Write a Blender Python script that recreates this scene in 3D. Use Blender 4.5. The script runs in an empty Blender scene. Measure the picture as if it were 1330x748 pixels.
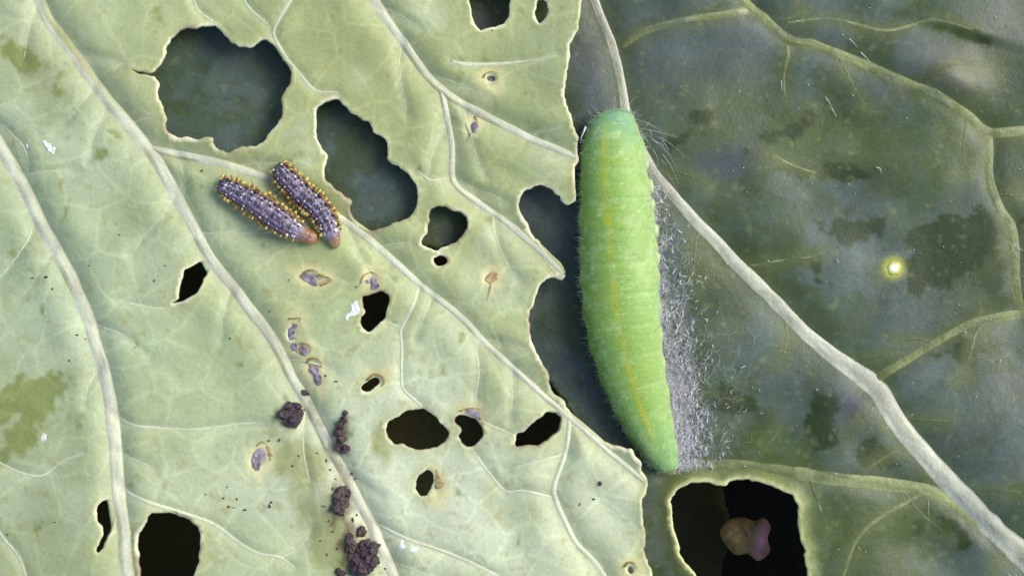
import bpy, bmesh, math, random
import numpy as np
from mathutils import Vector, noise as mnoise
from mathutils.geometry import delaunay_2d_cdt

# one Blender unit = 1 cm
random.seed(7); rng = np.random.default_rng(7)
scene = bpy.context.scene
scene.unit_settings.system = 'METRIC'; scene.unit_settings.scale_length = 0.01
C = scene.collection
S = 7.1 / 1330.0          # cm per photo pixel at leaf height
D = 14.0                  # camera height over the near leaf, cm

# ---------------------------------------------------------------- camera
cam = bpy.data.cameras.new('camera'); camo = bpy.data.objects.new('camera', cam); C.objects.link(camo)
camo.location = (0, 0, D); camo.rotation_euler = (0, 0, 0)
cam.sensor_width = 36; cam.lens = 36 * D / 7.1
cam.clip_start = 0.5; cam.clip_end = 500
scene.camera = camo

# ---------------------------------------------------------------- sky, sun, exposure
SUN_EL, SUN_AZ = math.radians(42), math.radians(24)      # azimuth measured from +X (image right) towards +Y (image top)
w = bpy.data.worlds.new('World'); scene.world = w; w.use_nodes = True
nt = w.node_tree; nt.nodes.clear()
sky = nt.nodes.new('ShaderNodeTexSky'); sky.sky_type = 'NISHITA'; sky.sun_disc = False
sky.sun_elevation = SUN_EL; sky.sun_rotation = math.radians(90) - SUN_AZ
sky.air_density = 1.0; sky.dust_density = 2.0; sky.ozone_density = 0.6
bg = nt.nodes.new('ShaderNodeBackground'); bg.inputs['Strength'].default_value = 0.115
wo = nt.nodes.new('ShaderNodeOutputWorld')
nt.links.new(sky.outputs[0], bg.inputs[0]); nt.links.new(bg.outputs[0], wo.inputs[0])
sl = bpy.data.lights.new('sun', 'SUN'); sl.energy = 1.5; sl.angle = math.radians(40); sl.color = (1.0, 0.97, 0.92)
so = bpy.data.objects.new('sun', sl); C.objects.link(so)
sd = Vector((math.cos(SUN_EL) * math.cos(SUN_AZ), math.cos(SUN_EL) * math.sin(SUN_AZ), math.sin(SUN_EL)))
so.location = sd * 40; so.rotation_euler = sd.to_track_quat('Z', 'Y').to_euler()
scene.view_settings.view_transform = 'Standard'; scene.view_settings.look = 'None'
scene.view_settings.gamma = 1.0; scene.view_settings.use_curve_mapping = False
scene.view_settings.exposure = 1.0

# ---------------------------------------------------------------- helpers
def at(u, v, z):
    k = S * (D - z) / D
    return Vector(((u - 665) * k, (374 - v) * k, z))

_tabs = {}
def vn(x, y, seed=0):
    """smooth value noise in -1..1"""
    if seed not in _tabs: _tabs[seed] = np.random.default_rng(seed + 100).uniform(-1, 1, (256, 256))
    t = _tabs[seed]
    x = np.asarray(x, float); y = np.asarray(y, float)
    xi = np.floor(x).astype(int); yi = np.floor(y).astype(int)
    fx = x - xi; fy = y - yi
    fx = fx * fx * fx * (fx * (fx * 6 - 15) + 10); fy = fy * fy * fy * (fy * (fy * 6 - 15) + 10)
    a = t[xi & 255, yi & 255]; b = t[(xi + 1) & 255, yi & 255]
    c = t[xi & 255, (yi + 1) & 255]; d = t[(xi + 1) & 255, (yi + 1) & 255]
    return (a * (1 - fx) + b * fx) * (1 - fy) + (c * (1 - fx) + d * fx) * fy
def fbm(x, y, seed=0, o=4):
    s = 0; a = 1.0; n = 0
    for i in range(o):
        s = s + a * vn(np.asarray(x) * 2**i + 17 * i, np.asarray(y) * 2**i - 11 * i, seed + i); n += a; a *= .5
    return s / n * 1.4
def sst(x, a, b):
    t = np.clip((np.asarray(x, float) - a) / (b - a), 0, 1); return t * t * (3 - 2 * t)
def blob(x, y, cx, cy, rx, ry=None, rot=0):
    ry = rx if ry is None else ry; c, s = math.cos(math.radians(rot)), math.sin(math.radians(rot))
    dx, dy = x - cx, y - cy
    return np.exp(-(((dx * c + dy * s) / rx)**2 + ((-dx * s + dy * c) / ry)**2))
def mix(col, new, f):
    return col + (np.asarray(new) - col) * np.clip(f, 0, 1)[:, None]

def catmull(pts, step, closed=False):
    P = [np.array(p, float) for p in pts]; n = len(P); out = []
    rngi = range(n if closed else n - 1)
    for i in rngi:
        p1, p2 = P[i], P[(i + 1) % n]
        p0 = P[i - 1] if (closed or i > 0) else 2 * p1 - p2
        p3 = P[(i + 2) % n] if (closed or i + 2 < n) else 2 * p2 - p1
        m = max(1, int(math.ceil(np.linalg.norm((p2 - p1)[:2]) / step)))
        for j in range(m):
            t = j / m
            out.append(0.5 * (2 * p1 + (p2 - p0) * t + (2 * p0 - 5 * p1 + 4 * p2 - p3) * t * t + (3 * p1 - p0 - 3 * p2 + p3) * t**3))
    if not closed: out.append(P[-1])
    return np.array(out)

def seg_dist(px, py, poly, closed=False):
    """distance of every point to a polyline"""
    best = np.full(len(px), 1e9); n = len(poly)
    bx0, by0 = poly[:, 0].min() - 60, poly[:, 1].min() - 60; bx1, by1 = poly[:, 0].max() + 60, poly[:, 1].max() + 60
    sel = np.where((px > bx0) & (px < bx1) & (py > by0) & (py < by1))[0]
    if len(sel) == 0: return best
    X = px[sel]; Y = py[sel]; b = best[sel]
    for i in range(n if closed else n - 1):
        a = poly[i]; c = poly[(i + 1) % n]; d = c - a; L = d[0]**2 + d[1]**2 + 1e-12
        t = np.clip(((X - a[0]) * d[0] + (Y - a[1]) * d[1]) / L, 0, 1)
        b = np.minimum(b, np.hypot(X - a[0] - t * d[0], Y - a[1] - t * d[1]))
    best[sel] = b
    return best
def in_poly(px, py, poly):
    r = np.zeros(len(px), bool); n = len(poly); j = n - 1
    for i in range(n):
        xi, yi = poly[i]; xj, yj = poly[j]
        if yi != yj:
            r ^= ((yi > py) != (yj > py)) & (px < (xj - xi) * (py - yi) / (yj - yi) + xi)
        j = i
    return r

def mesh_obj(name, verts, faces, material, parent=None, col=None, smooth=True):
    me = bpy.data.meshes.new(name); me.from_pydata([tuple(v) for v in verts], [], [tuple(map(int, f)) for f in faces])
    if smooth: me.polygons.foreach_set('use_smooth', [True] * len(me.polygons))
    if col is not None:
        a = me.attributes.new('col', 'FLOAT_COLOR', 'POINT')
        c4 = np.ones((len(verts), 4)); c4[:, :3] = np.clip(col, 0, 1); a.data.foreach_set('color', c4.ravel())
    me.materials.append(material); me.update()
    o = bpy.data.objects.new(name, me); C.objects.link(o)
    if parent: o.parent = parent
    return o
def tag(o, label=None, cat=None, group=None, kind=None):
    if label: o['label'] = label
    if cat: o['category'] = cat
    if group: o['group'] = group
    if kind: o['kind'] = kind
    return o
def empty(name, loc=(0, 0, 0)):
    o = bpy.data.objects.new(name, None); C.objects.link(o); o.location = loc; o.empty_display_size = .2
    bpy.context.view_layer.update(); return o
def keep(o, root):
    """parent a mesh written in world coordinates to an Empty"""
    o.parent = root; o.matrix_parent_inverse = root.matrix_world.inverted(); return o

# ---------------------------------------------------------------- materials
def material(name, base=None, var=0.15, vscale=8.0, rough=0.5, spec=0.4, bump=0.0, bscale=40.0, bump2=0.0, bscale2=12.0,
             transl=0.0, sss=0.0, sss_rad=(.05, .08, .03), coat=0.0, tint=None, fine=60.0, vein=0.0, vein_scale=9.0, sheen=0.0):
    m = bpy.data.materials.new(name); m.use_nodes = True; t = m.node_tree; N = t.nodes; L = t.links; N.clear()
    out = N.new('ShaderNodeOutputMaterial'); p = N.new('ShaderNodeBsdfPrincipled')
    tc = N.new('ShaderNodeTexCoord')
    if base is None:
        at_ = N.new('ShaderNodeAttribute'); at_.attribute_name = 'col'; src = at_.outputs['Color']
    else:
        rgb = N.new('ShaderNodeRGB'); rgb.outputs[0].default_value = (*base, 1); src = rgb.outputs[0]
    def nz(scale, detail=5, rough_=0.6):
        n = N.new('ShaderNodeTexNoise'); n.inputs['Scale'].default_value = scale; n.inputs['Detail'].default_value = detail
        n.inputs['Roughness'].default_value = rough_; L.new(tc.outputs['Object'], n.inputs['Vector']); return n
    def rng_(sock, a, b):
        r = N.new('ShaderNodeMapRange'); r.inputs['From Min'].default_value = .25; r.inputs['From Max'].default_value = .75
        r.inputs['To Min'].default_value = a; r.inputs['To Max'].default_value = b; L.new(sock, r.inputs['Value']); return r.outputs[0]
    n1 = nz(vscale); n2 = nz(fine, 4, .7)
    f1 = rng_(n1.outputs['Fac'], 1 - var, 1 + var); f2 = rng_(n2.outputs['Fac'], 1 - var * .8, 1 + var * .8)
    mu = N.new('ShaderNodeMath'); mu.operation = 'MULTIPLY'; L.new(f1, mu.inputs[0]); L.new(f2, mu.inputs[1]); fac = mu.outputs[0]
    if vein > 0:      # the finest net of veins, too small to build
        dist = N.new('ShaderNodeMixRGB'); dist.inputs[0].default_value = .12
        nn = nz(vein_scale * .8, 2); L.new(tc.outputs['Object'], dist.inputs[1]); L.new(nn.outputs['Color'], dist.inputs[2])
        vo = N.new('ShaderNodeTexVoronoi'); vo.feature = 'DISTANCE_TO_EDGE'; vo.inputs['Scale'].default_value = vein_scale
        L.new(dist.outputs[0], vo.inputs['Vector'])
        r = N.new('ShaderNodeMapRange'); r.inputs['From Min'].default_value = 0; r.inputs['From Max'].default_value = .07
        r.inputs['To Min'].default_value = 1 + vein; r.inputs['To Max'].default_value = 1; r.interpolation_type = 'SMOOTHSTEP'
        L.new(vo.outputs['Distance'], r.inputs['Value'])
        m2 = N.new('ShaderNodeMath'); m2.operation = 'MULTIPLY'; L.new(fac, m2.inputs[0]); L.new(r.outputs[0], m2.inputs[1]); fac = m2.outputs[0]
    vm = N.new('ShaderNodeVectorMath'); vm.operation = 'SCALE'; L.new(src, vm.inputs[0]); L.new(fac, vm.inputs['Scale'])
    csock = vm.outputs[0]
    if tint is not None:   # patches of a second pigment
        n3 = nz(tint[1], 6, .65); r = N.new('ShaderNodeMapRange'); r.inputs['From Min'].default_value = tint[2]; r.inputs['From Max'].default_value = tint[3]
        r.inputs['To Max'].default_value = tint[4]; L.new(n3.outputs['Fac'], r.inputs['Value'])
        mx = N.new('ShaderNodeMixRGB'); L.new(r.outputs[0], mx.inputs[0]); L.new(csock, mx.inputs[1]); mx.inputs[2].default_value = (*tint[0], 1); csock = mx.outputs[0]
    L.new(csock, p.inputs['Base Color'])
    rr = rng_(n1.outputs['Fac'], max(.05, rough - .1), min(1, rough + .1)); L.new(rr, p.inputs['Roughness'])
    p.inputs['Specular IOR Level'].default_value = spec
    if coat: p.inputs['Coat Weight'].default_value = coat; p.inputs['Coat Roughness'].default_value = .25
    if sheen: p.inputs['Sheen Weight'].default_value = sheen; p.inputs['Sheen Roughness'].default_value = .4
    if sss:
        p.inputs['Subsurface Weight'].default_value = sss; p.inputs['Subsurface Radius'].default_value = sss_rad; p.inputs['Subsurface Scale'].default_value = 1.0
    last = None
    for st, sc in ((bump2, bscale2), (bump, bscale)):
        if st > 0:
            nb = nz(sc, 5, .62); b = N.new('ShaderNodeBump'); b.inputs['Strength'].default_value = 1.0; b.inputs['Distance'].default_value = st
            L.new(nb.outputs['Fac'], b.inputs['Height'])
            if last: L.new(last, b.inputs['Normal'])
            last = b.outputs[0]
    if last: L.new(last, p.inputs['Normal'])
    if transl > 0:
        tr = N.new('ShaderNodeBsdfTranslucent'); L.new(csock, tr.inputs['Color'])
        if last: L.new(last, tr.inputs['Normal'])
        ms = N.new('ShaderNodeMixShader'); ms.inputs[0].default_value = transl; L.new(p.outputs[0], ms.inputs[1]); L.new(tr.outputs[0], ms.inputs[2])
        L.new(ms.outputs[0], out.inputs['Surface'])
    else: L.new(p.outputs[0], out.inputs['Surface'])
    return m

M_pale = material('pale_leaf_underside', var=.13, vscale=3.5, fine=38, rough=.48, spec=.38, bump=.0022, bscale=36, bump2=.010, bscale2=6, transl=.2, vein=.13, vein_scale=3.6)
M_palevein = material('pale_leaf_vein', var=.13, vscale=6, fine=50, rough=.48, spec=.35, bump=.006, bscale=30, transl=.08)
M_dark = material('dark_leaf_upper_side', var=.22, vscale=2.6, fine=42, rough=.42, spec=.34, bump=.0022, bscale=50, bump2=.007, bscale2=6, transl=.06, vein=.10, vein_scale=3.2)
M_darkvein = material('dark_leaf_vein', var=.16, vscale=6, fine=45, rough=.42, spec=.4, bump=.008, bscale=26, transl=.05)
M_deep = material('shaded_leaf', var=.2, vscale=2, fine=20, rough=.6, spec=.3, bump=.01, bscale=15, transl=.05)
M_green = material('green_skin', var=.07, vscale=9, fine=55, rough=.46, spec=.38, bump=.004, bscale=55, bump2=.004, bscale2=18, sss=.35, sss_rad=(.05, .09, .02))
M_small = material('striped_skin', var=.2, vscale=22, fine=90, rough=.28, spec=.6, bump=.006, bscale=60)
M_frass = material('dark_frass', base=(.045, .028, .034), var=.45, vscale=14, fine=50, rough=.5, spec=.45, bump=.02, bscale=30, tint=((.11, .06, .035), 9, .5, .75, .7))
M_silk = material('white_silk', base=(.84, .83, .85), var=.08, rough=.35, spec=.5, transl=.3)
M_hair = material('fine_pale_hair', base=(.66, .70, .60), var=.1, rough=.4, spec=.5, transl=.3)
M_ytub = material('yellow_wart', base=(.52, .40, .10), var=.25, vscale=30, rough=.35, spec=.5)
M_wtub = material('white_wart', base=(.66, .62, .62), var=.15, vscale=30, rough=.35, spec=.5)
M_rtub = material('brown_wart', base=(.16, .085, .02), var=.3, vscale=30, rough=.35, spec=.5)
M_btub = material('black_wart', base=(.012, .008, .014), var=.25, vscale=30, rough=.28, spec=.6)
M_memb = material('thin_membrane', var=.18, vscale=14, fine=60, rough=.35, spec=.5, bump=.008, bscale=30, transl=.15)
M_crust = material('brown_crust', base=(.27, .19, .065), var=.35, vscale=20, rough=.55, bump=.008, bscale=40)
M_white = material('white_residue', base=(.62, .64, .58), var=.06, rough=.4, spec=.5, bump=.01, bscale=25)
M_brown = material('withered_leaf', var=.25, vscale=4, rough=.5, bump=.02, bscale=9)
M_soil = material('soil', base=(.006, .005, .003), var=.4, vscale=2, rough=.9, spec=.2, bump=.05, bscale=3)

# ---------------------------------------------------------------- traced outlines (photo pixels of the leaf plane)
def zz(pts, ox, oy, sc): return [(ox + x / sc, oy + y / sc) for x, y in pts]
z1 = lambda p: zz(p, 0, 0, 3.325); z2 = lambda p: zz(p, 350, 0, 3.325); z3 = lambda p: zz(p, 0, 225, 3.325); z4 = lambda p: zz(p, 350, 225, 3.325)
z5 = lambda p: zz(p, 0, 430, 2.3525); z6 = lambda p: zz(p, 350, 440, 2.4275); z7 = lambda p: zz(p, 340, 340, 3.74); z8 = lambda p: zz(p, 820, 440, 2.4294)

A_OUT = [(-640, -420), (-200, -520), (300, -560), (700, -480), (790, -300), (775, -140), (762, -50), (756, 0), (752, 25), (748, 45), (740, 60), (736, 85), (733, 110), (734, 130), (740, 152),
    (747, 170), (749, 188), (750, 204), (746, 222), (748, 248), (746, 262), (736, 268), (729, 258), (722, 250), (712, 244), (700, 241), (686, 245),
    (676, 255), (673, 270), (677, 283), (685, 297), (693, 310), (705, 325), (715, 340), (722, 349), (735, 357), (732, 362), (722, 358), (712, 360),
    (705, 368), (697, 380), (690, 398), (687, 420), (690, 440), (698, 460), (705, 475), (713, 487), (710, 498), (717, 512), (728, 521), (743, 540),
    (756, 557), (777, 573), (799, 582), (818, 586), (827, 600), (841, 630), (836, 651), (834, 673), (840, 701), (837, 715), (843, 735), (847, 748),
    (845, 790), (860, 850), (830, 980), (700, 1120), (300, 1250), (-200, 1220), (-600, 1050), (-760, 600), (-760, 100)]
A_HOLES = [
    z1([(565, 307), (610, 309), (663, 312), (690, 270), (710, 240), (725, 195), (750, 155), (800, 122), (850, 115), (890, 105), (930, 112), (955, 130), (975, 160), (1000, 183),
        (1040, 203), (1085, 203), (1110, 185), (1135, 172), (1175, 180), (1195, 215), (1215, 245), (1245, 280), (1263, 315), (1255, 355), (1235, 395), (1215, 440), (1222, 490),
        (1200, 530), (1165, 575), (1140, 610), (1090, 635), (1030, 645), (985, 665), (950, 662), (928, 645), (918, 605), (890, 598), (850, 605), (800, 603), (755, 595), (720, 570),
        (715, 535), (720, 510), (705, 480), (690, 440), (685, 405), (688, 380), (670, 335), (655, 325), (600, 320)]),
    z2([(200, 470), (225, 448), (270, 428), (300, 435), (340, 475), (390, 510), (430, 530), (450, 570), (490, 590), (510, 620), (507, 660), (520, 700), (560, 725), (600, 755)]) +
    z4([(630, 50), (640, 95), (632, 140), (610, 180), (570, 205), (520, 225), (470, 240), (430, 250), (380, 225), (350, 190), (345, 160), (355, 130), (340, 115), (290, 80), (250, 35), (228, 0)]) +
    z2([(240, 700), (245, 665), (220, 640), (197, 580), (195, 520)]),
    z4([(690, 180), (700, 160), (730, 145), (760, 137), (800, 155), (835, 165), (862, 200), (860, 235), (830, 275), (790, 305), (740, 325), (700, 330), (665, 318), (655, 290), (680, 260), (678, 240), (685, 210)]),
    z4([(705, 375), (718, 357), (745, 350), (768, 358), (770, 378), (750, 397), (722, 400)]),
    z4([(400, 545), (410, 525), (450, 513), (490, 512), (520, 525), (522, 560), (510, 590), (500, 620), (470, 660), (435, 692), (410, 680), (395, 650), (395, 615), (415, 600), (400, 580)]),
    z3([(740, 560), (765, 540), (768, 490), (790, 430), (830, 395), (870, 380), (905, 390), (895, 430), (870, 480), (840, 515), (800, 545), (770, 555)]),
    z5([(310, 520), (330, 513), (348, 525), (352, 560), (345, 605), (330, 640), (312, 670), (300, 675), (302, 655), (318, 620), (312, 590), (302, 570), (300, 540)]),
    z5([(455, 560), (480, 548), (530, 555), (575, 575), (605, 595), (613, 640), (610, 690), (598, 730), (575, 770), (500, 785), (430, 770), (418, 730), (420, 690), (415, 650), (420, 620), (440, 590)]),
    z6([(365, 295), (368, 275), (385, 255), (410, 238), (440, 225), (475, 222), (500, 232), (520, 242), (540, 262), (560, 285), (565, 305), (555, 325), (530, 340), (510, 345), (480, 352), (460, 350), (440, 342), (400, 332), (375, 315)]),
    z6([(582, 265), (590, 243), (615, 237), (640, 245), (660, 265), (672, 290), (668, 320), (650, 338), (625, 340), (605, 325), (595, 305), (602, 290)]),
    z6([(772, 325), (780, 305), (800, 290), (830, 265), (860, 240), (885, 228), (910, 228), (922, 250), (922, 275), (905, 300), (880, 318), (850, 335), (810, 338), (780, 340)]),
    z6([(458, 460), (470, 430), (490, 412), (510, 415), (520, 440), (512, 470), (498, 492), (478, 498), (462, 482)]),
    z6([(290, 155), (300, 138), (320, 125), (342, 122), (348, 135), (335, 152), (315, 166), (295, 166)]),
    z2([(862, -30), (858, 0), (865, 30), (878, 90), (895, 120), (915, 132), (960, 125), (1000, 110), (1028, 85), (1035, 40), (1033, -20), (1000, -60), (900, -65)]),
    z2([(1148, 20), (1155, 5), (1175, -3), (1195, 8), (1203, 40), (1195, 75), (1175, 95), (1160, 97), (1148, 70), (1145, 40)]),
    z2([(940, 345), (942, 332), (958, 326), (974, 332), (976, 346), (958, 350)]),
    z7([(122, 330), (150, 312), (160, 325), (150, 350), (150, 375), (128, 380), (124, 355)]),
    [(815, 741), (818, 737), (822, 739), (823, 744), (819, 746)],
]
# path, half width at each end, height factor, tint shift
A_VEINS = [
    ([(38, -40), (60, 20), (100, 75), (130, 118), (165, 160), (200, 205), (225, 250), (250, 295), (275, 340), (310, 385), (345, 430), (370, 475), (400, 530), (430, 585), (460, 640), (490, 700), (520, 770), (600, 950)], 7.6, 6.6, 1.0),
    ([(-130, -20), (-60, 100), (0, 190), (30, 245), (60, 305), (90, 360), (115, 420), (135, 490), (148, 560), (152, 620), (160, 690), (168, 760), (200, 950)], 8.0, 8.2, 1.0),
    ([(190, 190), (203, 194), (225, 199), (255, 205), (310, 218), (360, 238), (410, 265), (450, 290), (490, 320), (545, 370), (590, 405), (640, 455), (690, 500), (725, 530), (745, 548), (790, 586), (838, 627)], 5.6, 3.6, 1.0),
    ([(440, -90), (480, -10), (510, 35), (545, 85), (575, 118), (620, 145), (680, 175), (747, 204)], 6.2, 5, 1.0),
    ([(573, 116), (580, 150), (587, 190), (589, 235), (620, 262), (660, 290), (700, 325), (732, 357)], 4.0, 4.4, 1.0),
    ([(740, 546), (735, 585), (720, 630), (722, 650), (745, 700), (775, 735), (800, 775)], 3.6, 3.8, 1.0),
    (z5([(370, 470), (390, 492), (450, 520), (560, 555), (650, 590), (720, 640), (790, 680), (850, 690), (900, 720)]), 3.0, 1.8, .8),
    (z5([(340, 250), (400, 285), (500, 297), (600, 300), (720, 285), (800, 280)]), 2.2, 1.0, .6),
    (z2([(110, -30), (90, 0), (40, 80), (15, 140), (40, 200), (80, 260), (130, 320), (200, 392), (290, 400), (300, 420)]), 3.2, 1.8, .8),
    (z2([(782, 262), (830, 275), (880, 280), (1000, 275), (1150, 260), (1240, 240)]), 3.4, 1.6, .8),
    (z4([(645, 480), (640, 500), (620, 570), (585, 640), (565, 680), (570, 748)]) + z6([(415, 60), (415, 100), (420, 155), (460, 195), (500, 225)]), 2.6, 1.8, .8),
    (z6([(640, 350), (690, 420), (745, 480), (800, 480), (890, 500)]), 1.8, 2.2, .7),
    (z6([(335, 585), (430, 630), (520, 660), (600, 690), (720, 748), (800, 800)]), 3.0, 2.0, .8),
    (z6([(650, 30), (660, 100), (650, 180), (660, 220)]), 1.2, 1.4, .5),
    (z6([(670, 262), (720, 282), (775, 305)]), 1.6, 1.4, .6),
    (z5([(-20, 390), (0, 400), (60, 430), (130, 440), (190, 400), (260, 370)]), 2.0, 1.2, .7),
    (z5([(-10, 600), (20, 640), (60, 690), (85, 760)]), 2.4, 1.8, .7),
    (z1([(830, -10), (850, 40), (900, 80), (950, 120), (990, 165)]), 2.0, 1.4, .6),
    (z1([(1040, -20), (1080, 40), (1140, 90), (1170, 130)]), 2.0, 1.4, .6),
    (z4([(630, -20), (660, 8), (700, 30), (770, 20)]), 1.6, 2.2, .7),
    (z7([(612, 288), (640, 305), (672, 312)]), 1.6, 1.8, .7),
    (z1([(380, 700), (400, 600), (450, 480)]), 1.2, 1.6, .5),
    (z1([(0, 535), (60, 590), (110, 650), (120, 748)]), 2.0, 1.4, .5),
    (z3([(760, 570), (690, 585), (600, 570), (500, 550)]), 1.8, 1.0, .5),
    (z3([(140, 220), (110, 300), (20, 420), (-30, 470)]), 1.6, 1.2, .5),
    (z6([(0, 690), (60, 680), (110, 640), (130, 600)]), 1.6, 1.0, .5),
]
B_OUT = [(-420, -420), (200, -560), (900, -560), (1600, -480), (2050, -150), (2200, 400), (2050, 950), (1600, 1200), (1150, 1180), (900, 1020), (815, 860),
    (800, 748), (797, 690), (788, 620), (760, 572), (742, 535), (722, 508), (690, 455), (655, 395), (625, 335), (560, 322), (480, 318), (420, 305), (330, 262), (180, 250), (0, 262), (-260, 262), (-420, 100)]
B_HOLES = [z8([(122, 510), (140, 480), (180, 455), (230, 450), (290, 460), (310, 445), (360, 440), (420, 450), (470, 470), (505, 490), (522, 530), (525, 580), (530, 620), (545, 660),
    (550, 700), (552, 760), (530, 830), (450, 870), (350, 870), (270, 820), (220, 770), (180, 720), (150, 670), (135, 600), (123, 555)])]
B_VEINS = [
    ([(740, -120), (758, -50), (770, -10), (785, 30), (800, 70), (808, 110), (815, 150), (833, 195), (850, 225), (890, 272), (940, 325), (1000, 385), (1050, 435), (1100, 475), (1140, 508), (1175, 560), (1222, 615), (1270, 665), (1335, 728), (1450, 840), (1700, 1050)],
      [5, 5.5, 5.5, 5.5, 5.5, 5.5, 5.5, 6, 6.5, 7.5, 8.1, 8.6, 9.2, 10.3, 12.6, 12.4, 12.8, 13.3, 14, 17, 23], .72, 0),
    ([(862, 614), (890, 608), (930, 605), (985, 607), (1060, 618), (1130, 627), (1190, 634), (1235, 652), (1285, 694)], [7, 7.5, 8, 8, 8.5, 9, 9, 8, 5], .55, 1),
    ([(920, -60), (950, -20), (975, 9), (990, 21), (1026, 51), (1056, 58), (1089, 70), (1128, 86), (1170, 106), (1216, 126), (1255, 149), (1285, 171), (1330, 170), (1420, 165)], [6.5] * 14, .7, 1),
    ([(806, 62), (830, 45), (860, 33), (920, 22), (980, 12)], [4, 4.5, 5, 5, 5], .5, 2),
    ([(1286, 170), (1288, 190), (1286, 225), (1289, 245), (1300, 270), (1314, 294), (1318, 324), (1321, 375), (1330, 405)], [5, 5.5, 5.5, 6, 6, 6.5, 6.5, 6, 6], .5, 2),
    ([(1400, 395), (1330, 407), (1297, 411), (1261, 421), (1231, 436), (1190, 460), (1155, 481), (1132, 500)], [6, 5.5, 5.5, 5, 5, 5, 5.5, 7], .55, 2),
    ([(1020, 52), (1024, 70), (1018, 95), (1020, 130)], [3, 2.6, 2, 1.2], .4, 2),
    ([(1200, 640), (1120, 690), (1090, 760)], [3, 2.5, 2], .3, 2),
    ([(1020, 30), (1080, 25), (1150, 40), (1210, 28), (1260, 40)], [1.5, 2, 2, 2, 1.5], .3, 2),
    ([(1000, 200), (1030, 215), (1060, 225)], [1.2, 1.5, 1.0], .3, 2),
]
SCRAPES = [  # (centre, rx, ry, rotation): spots where only a thin skin is left
    (405, 361, 16, 8, 10), (484, 366, 8, 11, 0), (381, 430, 8, 14, 5), (389, 452, 12, 8, 20), (408, 482, 9, 18, -20), (338, 596, 10, 13, 15),
    (638, 104, 9, 10, 0), (614, 164, 6, 10, 25), (638, 360, 8, 8, 0), (489, 493, 12, 8, -20), (617, 541, 13, 8, 20), (568, 628, 9, 14, 0), (820, 741, 9, 8, 0)]

def twigs(mains, holes, every, length, seed, hw, box):
    rs = random.Random(seed); out = []; hp = [catmull(h, 6, True) for h in holes]
    for pts in mains:
        p = catmull(pts, 4.0); n = len(p); k = int(every * .5); side = 1
        while k < n - 4:
            t = p[min(n - 1, k + 2)] - p[k - 1]; a = math.atan2(t[1], t[0]) + side * rs.uniform(.7, 1.15); q = p[k].copy(); path = [tuple(q)]
            L_ = rs.uniform(.5, 1) * length; bend = -side * rs.uniform(0, .045)
            for _ in range(int(L_ / 9)):
                a += bend + rs.uniform(-.16, .16); q = q + 9 * np.array([math.cos(a), math.sin(a)])
                if not (box[0] < q[0] < box[2] and box[1] < q[1] < box[3]): break
                if any(in_poly(np.array([q[0]]), np.array([q[1]]), h)[0] or seg_dist(np.array([q[0]]), np.array([q[1]]), h, True)[0] < 9 for h in hp): break
                path.append(tuple(q))
            if len(path) > 4: out.append((path, rs.uniform(.8, 1.2) * hw))
            k += int(every * rs.uniform(.6, 1.4)); side = -side
    return out
for path, h in twigs([v[0] for v in A_VEINS[:6]], A_HOLES, 22, 110, 3, 1.5, (-20, -20, 735, 770)): A_VEINS.append((path, h, .7, .6))
for path, h in twigs([B_VEINS[i][0] for i in (0, 1, 2, 4, 5)], B_HOLES, 20, 110, 4, 2.0, (850, -20, 1350, 770)):
    B_VEINS.append((path, list(np.linspace(h, h * .4, len(path))), .4, 3))
# ---------------------------------------------------------------- leaf heights
A_Z, B_Z = 0.0, -0.27
A_vp = [catmull(v[0], 7) for v in A_VEINS]
B_vp = [catmull([(*p, h) for p, h in zip(v[0], v[1])], 7) for v in B_VEINS]
def hA(x, y):
    x = np.asarray(x, float); y = np.asarray(y, float)
    h = .050 * fbm(x / 330, y / 330, 1, 2) + .017 * fbm(x / 95, y / 95, 5, 2)
    d = np.full(np.shape(x), 1e9)
    for v, p in zip(A_VEINS[:6], A_vp[:6]): d = np.minimum(d, seg_dist(x, y, p))
    h = h - .035 * np.exp(-(d / 16)**2) + .016 * np.exp(-((d - 34) / 22)**2)      # lamina puffs up beside the veins
    d = np.full(np.shape(x), 1e9)
    for v, p in zip(A_VEINS[6:], A_vp[6:]): d = np.minimum(d, seg_dist(x, y, p))
    h = h - .014 * np.exp(-(d / 7)**2)
    h = h - .05 * blob(x, y, 800, 660, 60, 110) + .05 * blob(x, y, 740, 90, 40, 90)
    h = h - .03 * sst(y, 500, 760) * sst(x, 420, 700) * (x - 420) / 300
    return h
def hB(x, y):
    x = np.asarray(x, float); y = np.asarray(y, float)
    h = .06 * fbm(x / 300 + 3, y / 300, 11, 2) + .022 * fbm(x / 90, y / 90, 15, 2)
    d = seg_dist(x, y, B_vp[0][:, :2])
    h = h - .03 * np.exp(-(d / 22)**2)
    for p in B_vp[1:6]: h = h - .022 * np.exp(-(seg_dist(x, y, p[:, :2]) / 14)**2)
    # fold in the upper right: the sheet steps up over a dark crease
    t = ((x - 1175) * .28 - (y - 24) * .96)                                    # >0 above the crease
    wgt = blob(x, y, 1250, 45, 70, 50)
    h = h + .04 * wgt * (sst(t, -4, 9) - .5) + .09 * blob(x, y, 1235, 100, 45, 32, 25)
    # blade falls away below the main vein, bottom right
    t2 = (y - 640) * .72 - (x - 1190) * .70
    h = h - .10 * blob(x, y, 1215, 715, 80, 55, 42)
    # the part reaching under the pale leaf lies a little lower
    h = h + .06 * sst(700 - x, 0, 200) - .04 * blob(x, y, 740, 480, 50, 120)
    return h

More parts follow.
